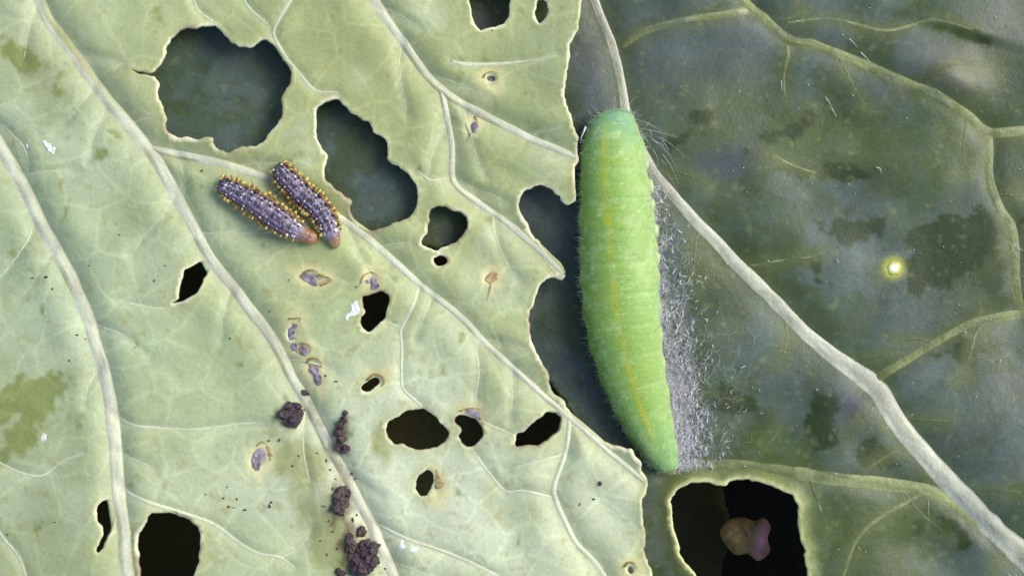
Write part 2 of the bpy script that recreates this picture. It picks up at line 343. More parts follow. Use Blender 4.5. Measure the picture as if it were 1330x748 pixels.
def cut_sheet(outline, holes, fine, coarse, z0, hf, frame=(-30, -30, 1360, 778)):
    """blade of a leaf with real holes: constrained Delaunay, graded grid"""
    loops = []
    for i, pts in enumerate([outline] + holes):
        c = catmull(pts, 3.2, True)
        if i == 0:   # coarse outside the picture
            keepm = []
            acc = 0
            for k, q in enumerate(c):
                inside = frame[0] < q[0] < frame[2] and frame[1] < q[1] < frame[3]
                if inside or k % 6 == 0: keepm.append(k)
            c = c[keepm]
        sc_ = 2.2 if i == 0 else min(1.9, .05 * np.ptp(c[:, 0]))
        c = c + np.stack([vn(c[:, 0] / 9, c[:, 1] / 9, 33), vn(c[:, 0] / 9 + 50, c[:, 1] / 9, 34)], 1) * sc_
        j = .55
        c = c + np.stack([vn(c[:, 0] / 4.5, c[:, 1] / 4.5, 31), vn(c[:, 0] / 4.5 + 50, c[:, 1] / 4.5, 32)], 1) * j * 1.6
        loops.append(c)
    x0, y0 = loops[0].min(0); x1, y1 = loops[0].max(0)
    gx, gy = np.meshgrid(np.arange(frame[0], frame[2], fine), np.arange(frame[1], frame[3], fine)); gx = gx.ravel().astype(float); gy = gy.ravel().astype(float)
    gx += rng.uniform(-.3, .3, len(gx)) * fine; gy += rng.uniform(-.3, .3, len(gy)) * fine
    cx, cy = np.meshgrid(np.arange(x0, x1, coarse), np.arange(y0, y1, coarse)); cx = cx.ravel(); cy = cy.ravel()
    o = ~((cx > frame[0]) & (cx < frame[2]) & (cy > frame[1]) & (cy < frame[3]))
    gx = np.concatenate([gx, cx[o]]); gy = np.concatenate([gy, cy[o]])
    ok = in_poly(gx, gy, loops[0])
    for l in loops[1:]: ok &= ~in_poly(gx, gy, l)
    gx = gx[ok]; gy = gy[ok]
    dist = np.full(len(gx), 1e9)
    for l in loops: dist = np.minimum(dist, seg_dist(gx, gy, l, True))
    ok = dist > 2.2; gx = gx[ok]; gy = gy[ok]
    V = []; E = []
    for l in loops:
        b = len(V); V += [Vector((q[0], q[1])) for q in l]; E += [(b + i, b + (i + 1) % len(l)) for i in range(len(l))]
    V += [Vector((a, b)) for a, b in zip(gx, gy)]
    ov, oe, of, *_ = delaunay_2d_cdt(V, E, [], 0, 1e-4)
    P = np.array([(q.x, q.y) for q in ov]); F = np.array([list(f) for f in of])
    cen = P[F].mean(1)
    ok = in_poly(cen[:, 0], cen[:, 1], loops[0])
    for l in loops[1:]: ok &= ~in_poly(cen[:, 0], cen[:, 1], l)
    F = F[ok]
    used = np.unique(F); remap = -np.ones(len(P), int); remap[used] = np.arange(len(used)); P = P[used]; F = remap[F]
    # image v runs down, so flip the winding to face up
    a = P[F[:, 1]] - P[F[:, 0]]; b = P[F[:, 2]] - P[F[:, 0]]
    neg = (a[:, 0] * b[:, 1] - a[:, 1] * b[:, 0]) > 0
    F[neg] = F[neg][:, ::-1]
    rim = np.full(len(P), 1e9)
    for l in loops: rim = np.minimum(rim, seg_dist(P[:, 0], P[:, 1], l, True))
    k = S * (D - z0) / D; h = hf(P[:, 0], P[:, 1])
    W = np.stack([(P[:, 0] - 665) * k, (374 - P[:, 1]) * k, z0 + h], 1)
    return P, W, F, rim
def thick(o, t):
    m = o.modifiers.new('thickness', 'SOLIDIFY'); m.thickness = t; m.offset = -1; m.use_rim = True

def vein_strip(path, hw, z0, hf, hfac, colf, mat, parent, name='vein', rise=.62):
    """a raised, tapering rib that blends into the blade; path in px, hw per point"""
    n = len(path); k = S * (D - z0) / D
    tg = np.gradient(path[:, :2], axis=0); tg /= np.linalg.norm(tg, axis=1)[:, None] + 1e-9
    nr = np.stack([-tg[:, 1], tg[:, 0]], 1)
    s = np.array([-1.85, -1.4, -1.1, -.8, -.42, 0, .42, .8, 1.1, 1.4, 1.85])
    wob = 1 + .10 * vn(np.arange(n) * .23, path[:, 0] * .01, 41)
    offs = .12 * vn(np.arange(n) * .11, path[:, 1] * .01, 43)
    prof = np.exp(-(np.abs(s) / .90)**2.7)
    verts = []; cols = []; faces = []
    X = path[:, 0][:, None] + nr[:, 0][:, None] * (s[None] + offs[:, None]) * (hw * wob)[:, None]
    Y = path[:, 1][:, None] + nr[:, 1][:, None] * (s[None] + offs[:, None]) * (hw * wob)[:, None]
    base = hf(X.ravel(), Y.ravel()).reshape(X.shape)
    ridge = 1 + .06 * np.stack([vn(np.arange(n) * .3, np.full(n, j * 1.3), 45) for j in range(len(s))], 1)
    Z = base + hw[:, None] * k * rise * hfac * prof[None] * ridge - np.minimum(.006, .3 * hw * k * rise * hfac)[:, None] - .010 * (np.abs(s)[None] > 1.8)
    Zb = base.min(1) - .022
    m = len(s) + 2
    cc = colf(X.ravel(), Y.ravel(), np.tile(s, n), np.repeat(np.arange(n) / n, len(s))).reshape(n, len(s), 3)
    for i in range(n):
        for j in range(len(s)): verts.append(((X[i, j] - 665) * k, (374 - Y[i, j]) * k, z0 + Z[i, j])); cols.append(cc[i, j])
        for j in (len(s) - 1, 0): verts.append(((X[i, j] - 665) * k, (374 - Y[i, j]) * k, z0 + Zb[i])); cols.append(cc[i, j])
    for i in range(n - 1):
        for j in range(m):
            a = i * m + j; b = i * m + (j + 1) % m; faces.append((a, b, b + m, a + m))
    faces.append(tuple(range(m))[::-1]); faces.append(tuple((n - 1) * m + j for j in range(m)))
    o = mesh_obj(name, verts, faces, mat, None, np.array(cols)); keep(o, parent)
    return o

# ================================================================= SETTING
gv = []; gf = []; G = 40
for i in range(G):
    for j in range(G):
        x = -40 + 80 * i / (G - 1); y = -40 + 80 * j / (G - 1); gv.append((x, y, -2.9 + .3 * mnoise.noise((x * .3, y * .3, 0))))
for i in range(G - 1):
    for j in range(G - 1): gf.append((i * G + j, (i + 1) * G + j, (i + 1) * G + j + 1, i * G + j + 1))
tag(mesh_obj('ground', gv, gf, M_soil), kind='structure')

# ================================================================= THE PALE LEAF
leafA = empty('cabbage_leaf', at(-100, 374, 0))
tag(leafA, 'pale green leaf underside riddled with chewed holes, covering the left side', 'leaf')
P, W, F, rim = cut_sheet(A_OUT, A_HOLES, 4.0, 22.0, A_Z, hA)
x, y = P[:, 0], P[:, 1]
dv = np.full(len(x), 1e9); dv2 = np.full(len(x), 1e9)
for v, p in zip(A_VEINS[:6], A_vp[:6]): dv = np.minimum(dv, seg_dist(x, y, p))
for v, p in zip(A_VEINS[6:], A_vp[6:]): dv2 = np.minimum(dv2, seg_dist(x, y, p))
sc = np.zeros(len(x)); scin = np.zeros(len(x))
for (cx, cy, rx, ry, ro) in SCRAPES:
    nn = 1 + .25 * fbm(x / 12, y / 12, 51, 2)
    sc = np.maximum(sc, blob(x, y, cx, cy, rx * 2.0 * nn, ry * 2.0 * nn, ro)); scin = np.maximum(scin, blob(x, y, cx, cy, rx, ry, ro))
def colA(x, y):
    n = len(x); c = np.tile(np.array([.36, .42, .235]), (n, 1))
    c = mix(c, (.325, .362, .150), .75 * blob(x, y, 450, 90, 230, 150) + .4 * blob(x, y, 690, 280, 120, 120))
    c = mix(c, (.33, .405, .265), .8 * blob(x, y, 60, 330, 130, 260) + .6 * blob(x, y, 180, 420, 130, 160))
    c = mix(c, (.29, .335, .205), .8 * blob(x, y, 60, 690, 150, 110) + .5 * blob(x, y, 60, 70, 90, 130))
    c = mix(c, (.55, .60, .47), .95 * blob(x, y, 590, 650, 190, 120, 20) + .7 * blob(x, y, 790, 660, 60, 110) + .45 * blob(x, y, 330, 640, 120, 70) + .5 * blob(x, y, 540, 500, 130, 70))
    c = mix(c, (.37, .42, .17), .5 * blob(x, y, 380, 330, 120, 90) + .4 * blob(x, y, 640, 400, 60, 80))
    c = mix(c, (.29, .34, .155), .40 * sst(fbm(x / 130, y / 130, 61, 4), .05, .6))
    c = mix(c, (.46, .52, .38), .45 * sst(fbm(x / 110 + 9, y / 110, 63, 4), .1, .7))
    return c * np.array([1.08, 1.07, .95])
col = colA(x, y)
col = mix(col, (.45, .48, .28), .5 * np.exp(-(dv / 13)**2)); col = mix(col, (.46, .50, .31), .45 * np.exp(-(dv2 / 5)**2))
# places where the wax bloom is rubbed off and the green shows
fr = fbm(x / 26, y / 40, 71, 4)
rub = (blob(x, y, 22, 515, 38, 26, -25) + blob(x, y, 62, 497, 46, 20, -35) + blob(x, y, 25, 560, 24, 40, 20) + .9 * blob(x, y, 30, 75, 42, 16, 33) + .8 * blob(x, y, 133, 200, 12, 9)
       + .8 * blob(x, y, 146, 172, 14, 5, 35) + 1.1 * blob(x, y, 212, 276, 14, 4, 38) + .9 * blob(x, y, 245, 230, 22, 4, 40) + .7 * blob(x, y, 88, 275, 5, 14, 15) + .6 * blob(x, y, 275, 730, 30, 18))
col = mix(col, (.20, .235, .055), sst(rub * (1 + .5 * fbm(x / 14 + y / 22, y / 60 - x / 90, 73, 3)) + .55 * fr + .35 * fbm(x / 8, y / 11, 75, 3), .45, .8) * .85)
stain = 1.1 * blob(x, y, 430, 690, 42, 90, -22) + .8 * blob(x, y, 385, 590, 40, 36) + .6 * blob(x, y, 500, 590, 20, 40, -25)
col = mix(col, (.27, .28, .085), sst(stain + .4 * fr, .3, .9) * .7)
col = mix(col, (.30, .25, .13), sst(.9 * blob(x, y, 165, 130, 30, 90, -38) + .3 * fr, .3, .9) * .25)
col = mix(col, (.33, .30, .10), sst(fbm(x / 9, y / 9, 81, 2), .62, .9) * .45)            # little freckles
col = mix(col, (.70, .65, .32), sst(sc, .05, .75) * .85)
dirt = blob(x, y, 377, 540, 26, 22) + blob(x, y, 444, 562, 14, 36) + blob(x, y, 443, 655, 18, 32) + blob(x, y, 465, 722, 34, 42)
col = mix(col, (.10, .075, .035), sst(dirt + .55 * fbm(x / 9, y / 12, 77, 3), .45, 1.0) * .75)
col = mix(col, (.40, .34, .33), sst(scin, .45, .8) * .9)
ir = np.exp(-(rim / 11)**2); col = mix(col, (.43, .45, .18), .55 * ir)
rc = sst(vn(x / 35 + 4, y / 35, 85), .1, .5)[:, None]; rimcol = np.array([.76, .75, .50]) * (1 - rc) + np.array([.40, .33, .21]) * rc
col = col + (rimcol - col) * np.clip(1.1 * np.exp(-(rim / 2.2)**2) * (.75 + .6 * vn(x / 30, y / 30, 83)), 0, 1)[:, None]
W[:, 2] -= .016 * scin - .005 * np.exp(-(rim / 3.2)**2)
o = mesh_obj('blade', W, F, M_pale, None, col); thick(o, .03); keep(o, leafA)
def colAv(X, Y, s, t, thin=0.0):
    c = np.tile(np.array([.57, .585, .42]), (len(X), 1)) * (1 + .20 * vn(s * 2.6 + 5, (X + Y) / 55, 95) + .08 * vn(s * 6, (X + Y) / 22, 96))[:, None]
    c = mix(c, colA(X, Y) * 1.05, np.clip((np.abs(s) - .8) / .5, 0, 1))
    c = mix(c, (.36, .37, .19), .55 * sst(-s, .1, .7) * (.6 + .5 * vn(X / 50, Y / 50, 97)) * (1 if thin == 0 else 0))  # shade line of the main veins, painted along one flank
    c = mix(c, (.31, .32, .12), .9 * blob(X, Y, 90, 60, 70, 90) * (s < .1) + .7 * sst(vn(X / 40, Y / 40, 91), .25, .9) * (s > .1))
    c = mix(c, (.46, .40, .29), .35 * sst(vn(X / 25 + 7, Y / 25, 93), .35, .8))
    c = mix(c, colA(X, Y) * 1.1, np.full(len(X), thin))
    return mix(c, (.28, .24, .10), .6 * blob(X, Y, 425, 590, 25, 80, -25) * (vn(X / 9, Y / 9, 94) > 0))
for (pts, w0, w1, hf_), p in zip(A_VEINS, A_vp):
    n = len(p); hw = np.linspace(w0, w1, n) * np.clip(np.minimum(np.arange(n) + 1.5, n - np.arange(n) + .5) / 4, .35, 1)
    if w0 >= 3.5: hw = np.linspace(w0, w1, n) * np.clip((n - np.arange(n) + .5) / 3, .5, 1)
    p2 = catmull(pts, 4.0); n2 = len(p2)
    if w0 == 5.6: hw[:4] *= (.45, .6, .75, .9)
    hw = np.interp(np.linspace(0, 1, n2), np.linspace(0, 1, n), hw)
    vein_strip(p2, hw, A_Z, hA, hf_, lambda X, Y, s, t, th=(.65 if w1 == .7 else .3 if w0 < 4 else 0): colAv(X, Y, s, t, th), M_palevein, leafA)

# ================================================================= THE DARK LEAF
leafB = empty('cabbage_leaf', at(1500, 374, B_Z))
tag(leafB, 'dark grey-green waxy leaf with a thick pale vein, filling the right side', 'leaf')
P, W, F, rim = cut_sheet(B_OUT, B_HOLES, 4.5, 26.0, B_Z, hB)
x, y = P[:, 0], P[:, 1]
dW = seg_dist(x, y, B_vp[0][:, :2]); dO = np.full(len(x), 1e9)
for p in B_vp[1:]: dO = np.minimum(dO, seg_dist(x, y, p[:, :2]))
def colB(x, y):
    n = len(x); c = np.tile(np.array([.050, .076, .050]), (n, 1))
    f1 = fbm(x / 140, y / 140, 111, 5); f2 = fbm(x / 60, y / 60, 121, 4)
    f3 = fbm(x / 34, y / 34, 127, 4)
    c = mix(c, (.068, .090, .086), .85 * sst(f1 + .35 * f2, 0, .35))
    c = mix(c, (.048, .066, .016), .8 * sst(-f1 + .4 * f2, .05, .40))
    c = mix(c, (.084, .106, .104), .55 * sst(f2 + .5 * f3, .22, .42)); c = mix(c, (.046, .058, .016), .6 * sst(-f2 + .6 * f3, .25, .42))
    c = mix(c, (.080, .098, .104), .75 * (blob(x, y, 850, 60, 100, 80) + blob(x, y, 985, 55, 60, 50) + .7 * blob(x, y, 1000, 480, 90, 40, 20) + .9 * blob(x, y, 1180, 420, 60, 50) + .8 * blob(x, y, 1250, 560, 90, 60) + .6 * blob(x, y, 1110, 260, 40, 30)))
    c = mix(c, (.060, .084, .020), .75 * (blob(x, y, 1090, 180, 130, 50) + blob(x, y, 1130, 690, 130, 60) + .7 * blob(x, y, 1000, 580, 120, 40) + .6 * blob(x, y, 1230, 250, 50, 60)))
    c = mix(c, (.052, .054, .080), .8 * (blob(x, y, 940, 215, 50, 26, -20) + .9 * blob(x, y, 1110, 525, 35, 22) + .7 * blob(x, y, 770, 90, 30, 60)))
    c = mix(c, (.17, .155, .15), .8 * blob(x, y, 1225, 85, 42, 28, 30) + .5 * blob(x, y, 1310, 25, 40, 40))  # pinkish-grey sheen of the raised fold, painted into the colour
    return c * np.array([1.03, 1.08, .93])
col = colB(x, y)
fr = fbm(x / 22, y / 22, 131, 4)
rub = (1.1 * blob(x, y, 1265, 305, 75, 36) + .9 * blob(x, y, 1215, 350, 50, 45) + blob(x, y, 1062, 530, 20, 50) + .9 * blob(x, y, 880, 182, 24, 9, -35) + .9 * blob(x, y, 912, 150, 16, 12)
       + .75 * blob(x, y, 1100, 300, 45, 20) + .8 * blob(x, y, 1060, 345, 14, 26) + .8 * blob(x, y, 960, 520, 45, 22, 30) + .7 * blob(x, y, 1140, 590, 50, 20, 25) + .7 * blob(x, y, 1250, 45, 50, 10, 18)  # last streak follows the fold crease: its shadow painted in
       + .7 * blob(x, y, 1020, 170, 60, 18, -25) + .7 * blob(x, y, 1080, 225, 60, 14, 5) + .7 * blob(x, y, 1250, 460, 50, 16) + .5 * blob(x, y, 1220, 690, 60, 30, 30))
col = mix(col, (.021, .036, .005), sst(rub + .42 * fr, .42, .54) * .9)
film = sst(blob(x, y, 893, 525, 34, 90, -6) + .6 * blob(x, y, 872, 380, 24, 110, -4) + .25 * fr, .25, .9)
col = mix(col, (.22, .21, .25), .22 * film * (.7 + .6 * vn(x / 6, y / 6, 133)))
col = mix(col, (.10, .12, .036), .6 * np.exp(-(dO / 13)**2)); col = mix(col, (.10, .12, .04), .5 * np.exp(-(dW / 20)**2))
col = mix(col, (.17, .185, .07), sst(fbm(x / 7, y / 7, 141, 2), .7, .95) * .4)
inn = x > 840
col = mix(col, (.19, .22, .06), .8 * np.exp(-(rim / 15)**2) * inn * (1 + .3 * vn(x / 40, y / 40, 143)))
col = mix(col, (.55, .56, .26), 1.0 * np.exp(-(rim / 3.4)**2) * inn)
W[:, 2] += .035 * np.exp(-(rim / 11)**2) * inn
# yellow halo of light through a puncture, painted into the blade colour
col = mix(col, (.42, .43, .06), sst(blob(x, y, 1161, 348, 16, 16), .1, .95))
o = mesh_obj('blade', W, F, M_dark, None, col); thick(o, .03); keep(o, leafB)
BV = [(.41, .42, .31), (.215, .24, .09), (.165, .19, .065), (.085, .105, .036)]
for (pts, hws, hf_, ci), p in zip(B_VEINS, B_vp):
    p2 = catmull([(*q, h) for q, h in zip(pts, hws)], 4.0); hw = p2[:, 2].copy(); n2 = len(p2)
    base = BV[ci]
    def colBv(X, Y, s, t, base=base, ci=ci):
        c = np.tile(np.array(base), (len(X), 1))
        if ci == 0: c = mix(c, (.25, .26, .17), sst(200 - Y, 0, 100) * .6); c = mix(c, (.56, .56, .43), .7 * np.exp(-((np.abs(s) - .75) / .2)**2)); c = mix(c, (.33, .28, .22), .4 * sst(vn(X / 30, Y / 30, 151), .2, .8))
        else: c = mix(c, colB(X, Y) * 1.3, .6 * sst(vn(X / 33, Y / 33, 159), 0, .8)); c = mix(c, (.10, .125, .036), (.6 if ci < 3 else 0) * sst(vn(X / 18, Y / 18, 153), .1, .8))
        c = mix(c, (.30, .32, .18), .6 * sst(vn(X / 14, Y / 14 + 9, 155), .4, .9) * (np.abs(s) < .5))
        c = c * (1 + .22 * vn(s * 3.1 + 3, (X + Y) / 45, 157) + .10 * vn(s * 6.5, (X + Y) / 25, 158))[:, None]
        return mix(c, mix(colB(X, Y), (.14, .16, .06), np.full(len(X), .6)), np.clip((np.abs(s) - .95) / .4, 0, 1))

    if ci: hw *= np.clip(np.minimum(np.arange(n2) + 2, n2 - np.arange(n2) + 1) / 5, .4, 1)
    vein_strip(p2, hw, B_Z, hB, hf_, colBv, M_darkvein, leafB, rise=.55)
# pale core of that glow, painted on a small added dome
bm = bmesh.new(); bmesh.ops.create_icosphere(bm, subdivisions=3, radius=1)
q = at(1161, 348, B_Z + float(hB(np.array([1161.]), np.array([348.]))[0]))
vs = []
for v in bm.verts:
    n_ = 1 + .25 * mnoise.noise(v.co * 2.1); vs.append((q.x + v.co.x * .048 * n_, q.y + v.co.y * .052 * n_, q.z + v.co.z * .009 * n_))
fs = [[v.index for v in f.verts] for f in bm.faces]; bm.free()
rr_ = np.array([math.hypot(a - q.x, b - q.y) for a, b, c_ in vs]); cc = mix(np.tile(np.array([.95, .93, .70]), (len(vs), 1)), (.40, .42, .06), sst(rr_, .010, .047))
sp = keep(mesh_obj('puncture_glow', vs, fs, material('glow_yellow', var=.05, rough=.3, spec=.6, sss=.3), None, cc), leafB); sp['label'] = 'painted glow of light through a puncture, yellow with a white centre'

# ================================================================= SHADED LEAF BELOW
leafC = empty('cabbage_leaf', at(300, 600, -1.5))
tag(leafC, 'deeply shaded olive leaf seen only through the lower holes of the pale leaf', 'leaf')
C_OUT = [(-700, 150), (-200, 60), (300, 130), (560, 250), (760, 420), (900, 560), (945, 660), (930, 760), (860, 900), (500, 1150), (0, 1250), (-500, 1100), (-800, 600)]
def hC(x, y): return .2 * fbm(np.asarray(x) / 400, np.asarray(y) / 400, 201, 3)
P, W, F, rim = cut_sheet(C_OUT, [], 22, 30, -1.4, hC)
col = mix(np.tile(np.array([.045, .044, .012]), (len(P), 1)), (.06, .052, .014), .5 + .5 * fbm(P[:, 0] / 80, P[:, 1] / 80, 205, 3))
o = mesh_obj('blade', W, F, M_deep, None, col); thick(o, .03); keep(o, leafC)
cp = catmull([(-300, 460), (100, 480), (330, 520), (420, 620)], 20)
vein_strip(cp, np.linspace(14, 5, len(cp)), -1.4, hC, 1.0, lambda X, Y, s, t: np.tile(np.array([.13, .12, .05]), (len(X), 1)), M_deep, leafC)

# withered scrap under the hole of the dark leaf
so_ = catmull([(935, 690), (945, 676), (965, 671), (980, 676), (992, 672), (1001, 684), (997, 698), (1000, 716), (985, 728), (971, 719), (955, 720), (942, 706)], 4, True)
cx, cy = so_.mean(0); vs = []; fs = []; cl = []; R = 8; n = len(so_)
for side in (1, -1):
    for r in range(R + 1):
        for i in range(n):
            t = r / R; px = cx + (so_[i, 0] - cx) * t; py = cy + (so_[i, 1] - cy) * t
            zq = -.85 + side * .09 * math.sqrt(max(0, 1 - t * t)) + .05 * mnoise.noise((px * .05, py * .05, 3)) + .025 * mnoise.noise((px * .14, py * .14, 3)); p_ = at(px, py, zq); vs.append(p_)
            pink = blob(np.array([px]), np.array([py]), 990, 702, 8, 26, 12)[0]
            cl.append(np.array([.24, .165, .06]) * (1 - pink) + np.array([.62, .30, .38]) * pink)
for s_ in range(2):
    b = s_ * (R + 1) * n
    for r in range(R):
        for i in range(n):
            q4 = (b + r * n + i, b + r * n + (i + 1) % n, b + (r + 1) * n + (i + 1) % n, b + (r + 1) * n + i); fs.append(q4 if s_ else q4[::-1])
scrap = mesh_obj('withered_scrap', vs, fs, M_brown, None, np.array(cl))
tag(scrap, 'brown plant scrap with a pink streak, below the big hole in the dark leaf', 'plant scrap')

# ================================================================= GREEN CATERPILLAR
def tube_body(table, z_of, n_ring, step, segs, rz_ratio, groove, annul, colf, mat, name, flat=.72, roll=None):
    """one continuous body: rings along a spine; table rows = (u, v, half width) in px"""
    P = catmull(table, step); n = len(P)
    tg = np.gradient(P[:, :2], axis=0); tg /= np.linalg.norm(tg, axis=1)[:, None]
    L = np.concatenate([[0], np.cumsum(np.linalg.norm(np.diff(P[:, :2], axis=0), axis=1))]); U = L / L[-1]
    nr = np.stack([-tg[:, 1], tg[:, 0]], 1)
    # keep "right" pointing to +side consistently
    vs = []; cl = []; info = []
    for i in range(n):
        hw = max(P[i, 2], .3) * S
        ph = U[i] * segs; fr = ph - math.floor(ph); e = min(fr, 1 - fr)
        g = 1 - groove * math.exp(-(e / .10)**2) - annul * (.5 + .5 * math.cos(2 * math.pi * fr * 5))
        rz = hw * rz_ratio
        base = z_of(P[i, 0], P[i, 1]); zc = base + rz * flat
        for j in range(n_ring):
            a = 2 * math.pi * j / n_ring          # 0 = top, + = towards nr
            sx, cz = math.sin(a), math.cos(a)
            lat = math.exp(-((abs(abs(a if a <= math.pi else a - 2 * math.pi) - 1.62)) / .28)**2)
            gg = g + lat * (.045 * (math.exp(-((fr - .5) / .25)**2)) - .01)
            rr = hw * gg * (1 + .012 * mnoise.noise((P[i, 0] * .12, P[i, 1] * .12, a * 2.5)))
            zc_ = rz * gg * cz * (1 if cz > 0 else flat)
            k = (D - zc) / D
            wx = (P[i, 0] - 665) * S * k - 0; wy = (374 - P[i, 1]) * S * k
            vs.append((wx + nr[i, 0] * sx * rr, wy - nr[i, 1] * sx * rr, zc + zc_))
            info.append((U[i], a if a <= math.pi else a - 2 * math.pi, fr, math.floor(ph)))
    fs = []
    for i in range(n - 1):
        for j in range(n_ring):
            a = i * n_ring + j; b = i * n_ring + (j + 1) % n_ring; fs.append((a, a + n_ring, b + n_ring, b))
    fs.append(tuple(range(n_ring))); fs.append(tuple((n - 1) * n_ring + j for j in range(n_ring))[::-1])
    info = np.array(info); cl = colf(info, np.array(vs))
    me_o = mesh_obj(name, vs, fs, mat, None, cl)
    bm = bmesh.new(); bm.from_mesh(me_o.data); bmesh.ops.recalc_face_normals(bm, faces=bm.faces); bm.to_mesh(me_o.data); bm.free()
    return me_o, np.array(vs).reshape(n, n_ring, 3), info.reshape(n, n_ring, 4)
def zB1(u, v): return B_Z + float(hB(np.array([u]), np.array([v]))[0]) - .01
zs_ = [zB1(800 + (v - 140) * .14, v) for v in range(130, 630, 10)]
zsm = np.convolve(np.pad(zs_, 6, mode='edge'), np.ones(13) / 13, 'valid')
def zBs(u, v): return float(np.interp(v, np.arange(130, 630, 10), zsm)) + .015
G_T = [(799, 141, .5), (799, 142.5, 10), (799, 146, 20), (799, 152, 26), (798, 160, 30.5), (796, 174, 38), (796, 190, 43), (796.5, 225, 46), (799, 260, 48.5), (801, 290, 50.5), (804, 350, 52.5), (809, 415, 51.5),
       (817, 463, 48), (828, 506, 43.5), (842, 550, 36.5), (856, 582, 28), (864, 598, 20.5), (869, 607, 15.5), (871, 611, 10), (872, 613.5, .5)]
G_T = [(a, b, .975 * c * (1 if b < 400 else 1 - .07 * min(1, (b - 400) / 150))) for a, b, c in G_T]
def colG(info, V):
    u, a, fr, sg = info.T; n = len(u)
    # ring angle: negative = image left or right fixed below by sign of nr
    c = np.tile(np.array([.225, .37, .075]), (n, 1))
    c = mix(c, (.26, .385, .14), .8 * sst(-a, .15, 1.1)); c = mix(c, (.36, .475, .32), .75 * sst(-a, .8, 1.5))  # right flank paled: the light from that side painted into the skin
    c = mix(c, (.135, .25, .038), .85 * sst(a, .3, 1.25)); c = mix(c, (.265, .38, .055), .5 * sst(vn(u * 14, a * 1.5, 309), 0, .8))  # left flank darkened: its shaded side painted in; then random mottling
    c = mix(c, (.18, .35, .21), .9 * sst(.15 - u, 0, .14) + .5 * sst(u, .8, 1.0))
    st = .36 - .34 * u
    wv = .05 * np.sin(u * 60) * .3
    d = (a - st + wv) / (.085 + .03 * vn(u * 40, u * 0, 301))
    c = mix(c, (.40, .41, .02), np.exp(-d**2) * (.75 + .35 * vn(u * 26, u * 0 + 3, 303)) * sst(u, .03, .08) * (1 - .7 * sst(u, .85, .97)))
    c = mix(c, (.50, .36, .02), .8 * np.exp(-((a - st) / .06)**2) * (np.exp(-((u - .69) / .012)**2) + .7 * np.exp(-((u - .53) / .006)**2) + .6 * np.exp(-((u - .85) / .02)**2)))
    c = mix(c, (.48, .50, .06), .55 * np.exp(-((a + 1.42) / .09)**2) * np.exp(-((fr - .5) / .3)**2))          # broken yellow side line
    c = mix(c, (.62, .72, .52), .6 * np.exp(-((a + 1.68) / .12)**2))
    groove = np.minimum(fr, 1 - fr); c = mix(c, (.36, .50, .18), .18 * np.exp(-(groove / .06)**2))
    c = mix(c, (.50, .42, .06), .6 * np.exp(-((a + 1.25) / .05)**2 - ((fr - .45) / .07)**2))
    c = mix(c, (.22, .37, .06), .45 * sst(fbm(u * 55, a * 5, 311, 3), .1, .6)); c = mix(c, (.40, .52, .22), .35 * sst(fbm(u * 40 + 5, a * 4, 315, 3), .15, .6))
    sp1 = vn(u * 330, a * 22, 305); c = mix(c, (.12, .24, .03), .6 * sst(sp1, .72, .92)); sp2 = vn(u * 260 + 5, a * 18, 307); c = mix(c, (.55, .66, .40), .5 * sst(sp2, .76, .95))
    return c
cat = empty('caterpillar', at(812, 380, -.25))
tag(cat, 'large plump green caterpillar with a yellow back stripe, resting along the dark leaf', 'caterpillar')
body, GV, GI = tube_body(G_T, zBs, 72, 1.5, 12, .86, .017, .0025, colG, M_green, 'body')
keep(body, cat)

# thin hair as one part
def fibres(name, items, mat, parent=None, sides=3):
    """items: list of (points Nx3, radius); one joined mesh of tapering threads"""
    vs = []; fs = []
    for pts, r in items:
        pts = np.asarray(pts, float); n = len(pts); b = len(vs)
        tg = np.gradient(pts, axis=0); tg /= np.linalg.norm(tg, axis=1)[:, None] + 1e-12
        for i in range(n):
            up = np.array([0, 0, 1.]) if abs(tg[i, 2]) < .9 else np.array([1., 0, 0])
            s1 = np.cross(tg[i], up); s1 /= np.linalg.norm(s1) + 1e-12; s2 = np.cross(s1, tg[i])
            rr = r * (1 - .75 * i / (n - 1))
            for k_ in range(sides):
                a = 2 * math.pi * k_ / sides; vs.append(pts[i] + (s1 * math.cos(a) + s2 * math.sin(a)) * rr)
        for i in range(n - 1):
            for k_ in range(sides):
                fs.append((b + i * sides + k_, b + i * sides + (k_ + 1) % sides, b + (i + 1) * sides + (k_ + 1) % sides, b + (i + 1) * sides + k_))
        fs.append(tuple(b + k_ for k_ in range(sides))[::-1]); fs.append(tuple(b + (n - 1) * sides + k_ for k_ in range(sides)))
    o = mesh_obj(name, vs, fs, mat)
    if parent: keep(o, parent)
    return o
hairs = []
nu, na = GV.shape[:2]; cen = GV.mean(1)
for _ in range(1500):
    i = random.randrange(3, nu - 2); a = random.choice([random.gauss(0, .9), random.gauss(1.5, .25), random.gauss(-1.5, .25)])
    j = int((a / (2 * math.pi)) * na) % na; p = GV[i, j]; nrm = p - cen[i]; nrm /= np.linalg.norm(nrm)
    ln = random.uniform(.008, .028) * (1.2 if abs(a) > 1 else .6); d = nrm + rng.normal(0, .35, 3)
    hairs.append(([p - nrm * .004, p + d * ln * .5, p + d * ln + np.array([0, 0, -.1 * ln])], .0013))
tag(fibres('fine_hair', hairs, M_hair, cat), kind='stuff')
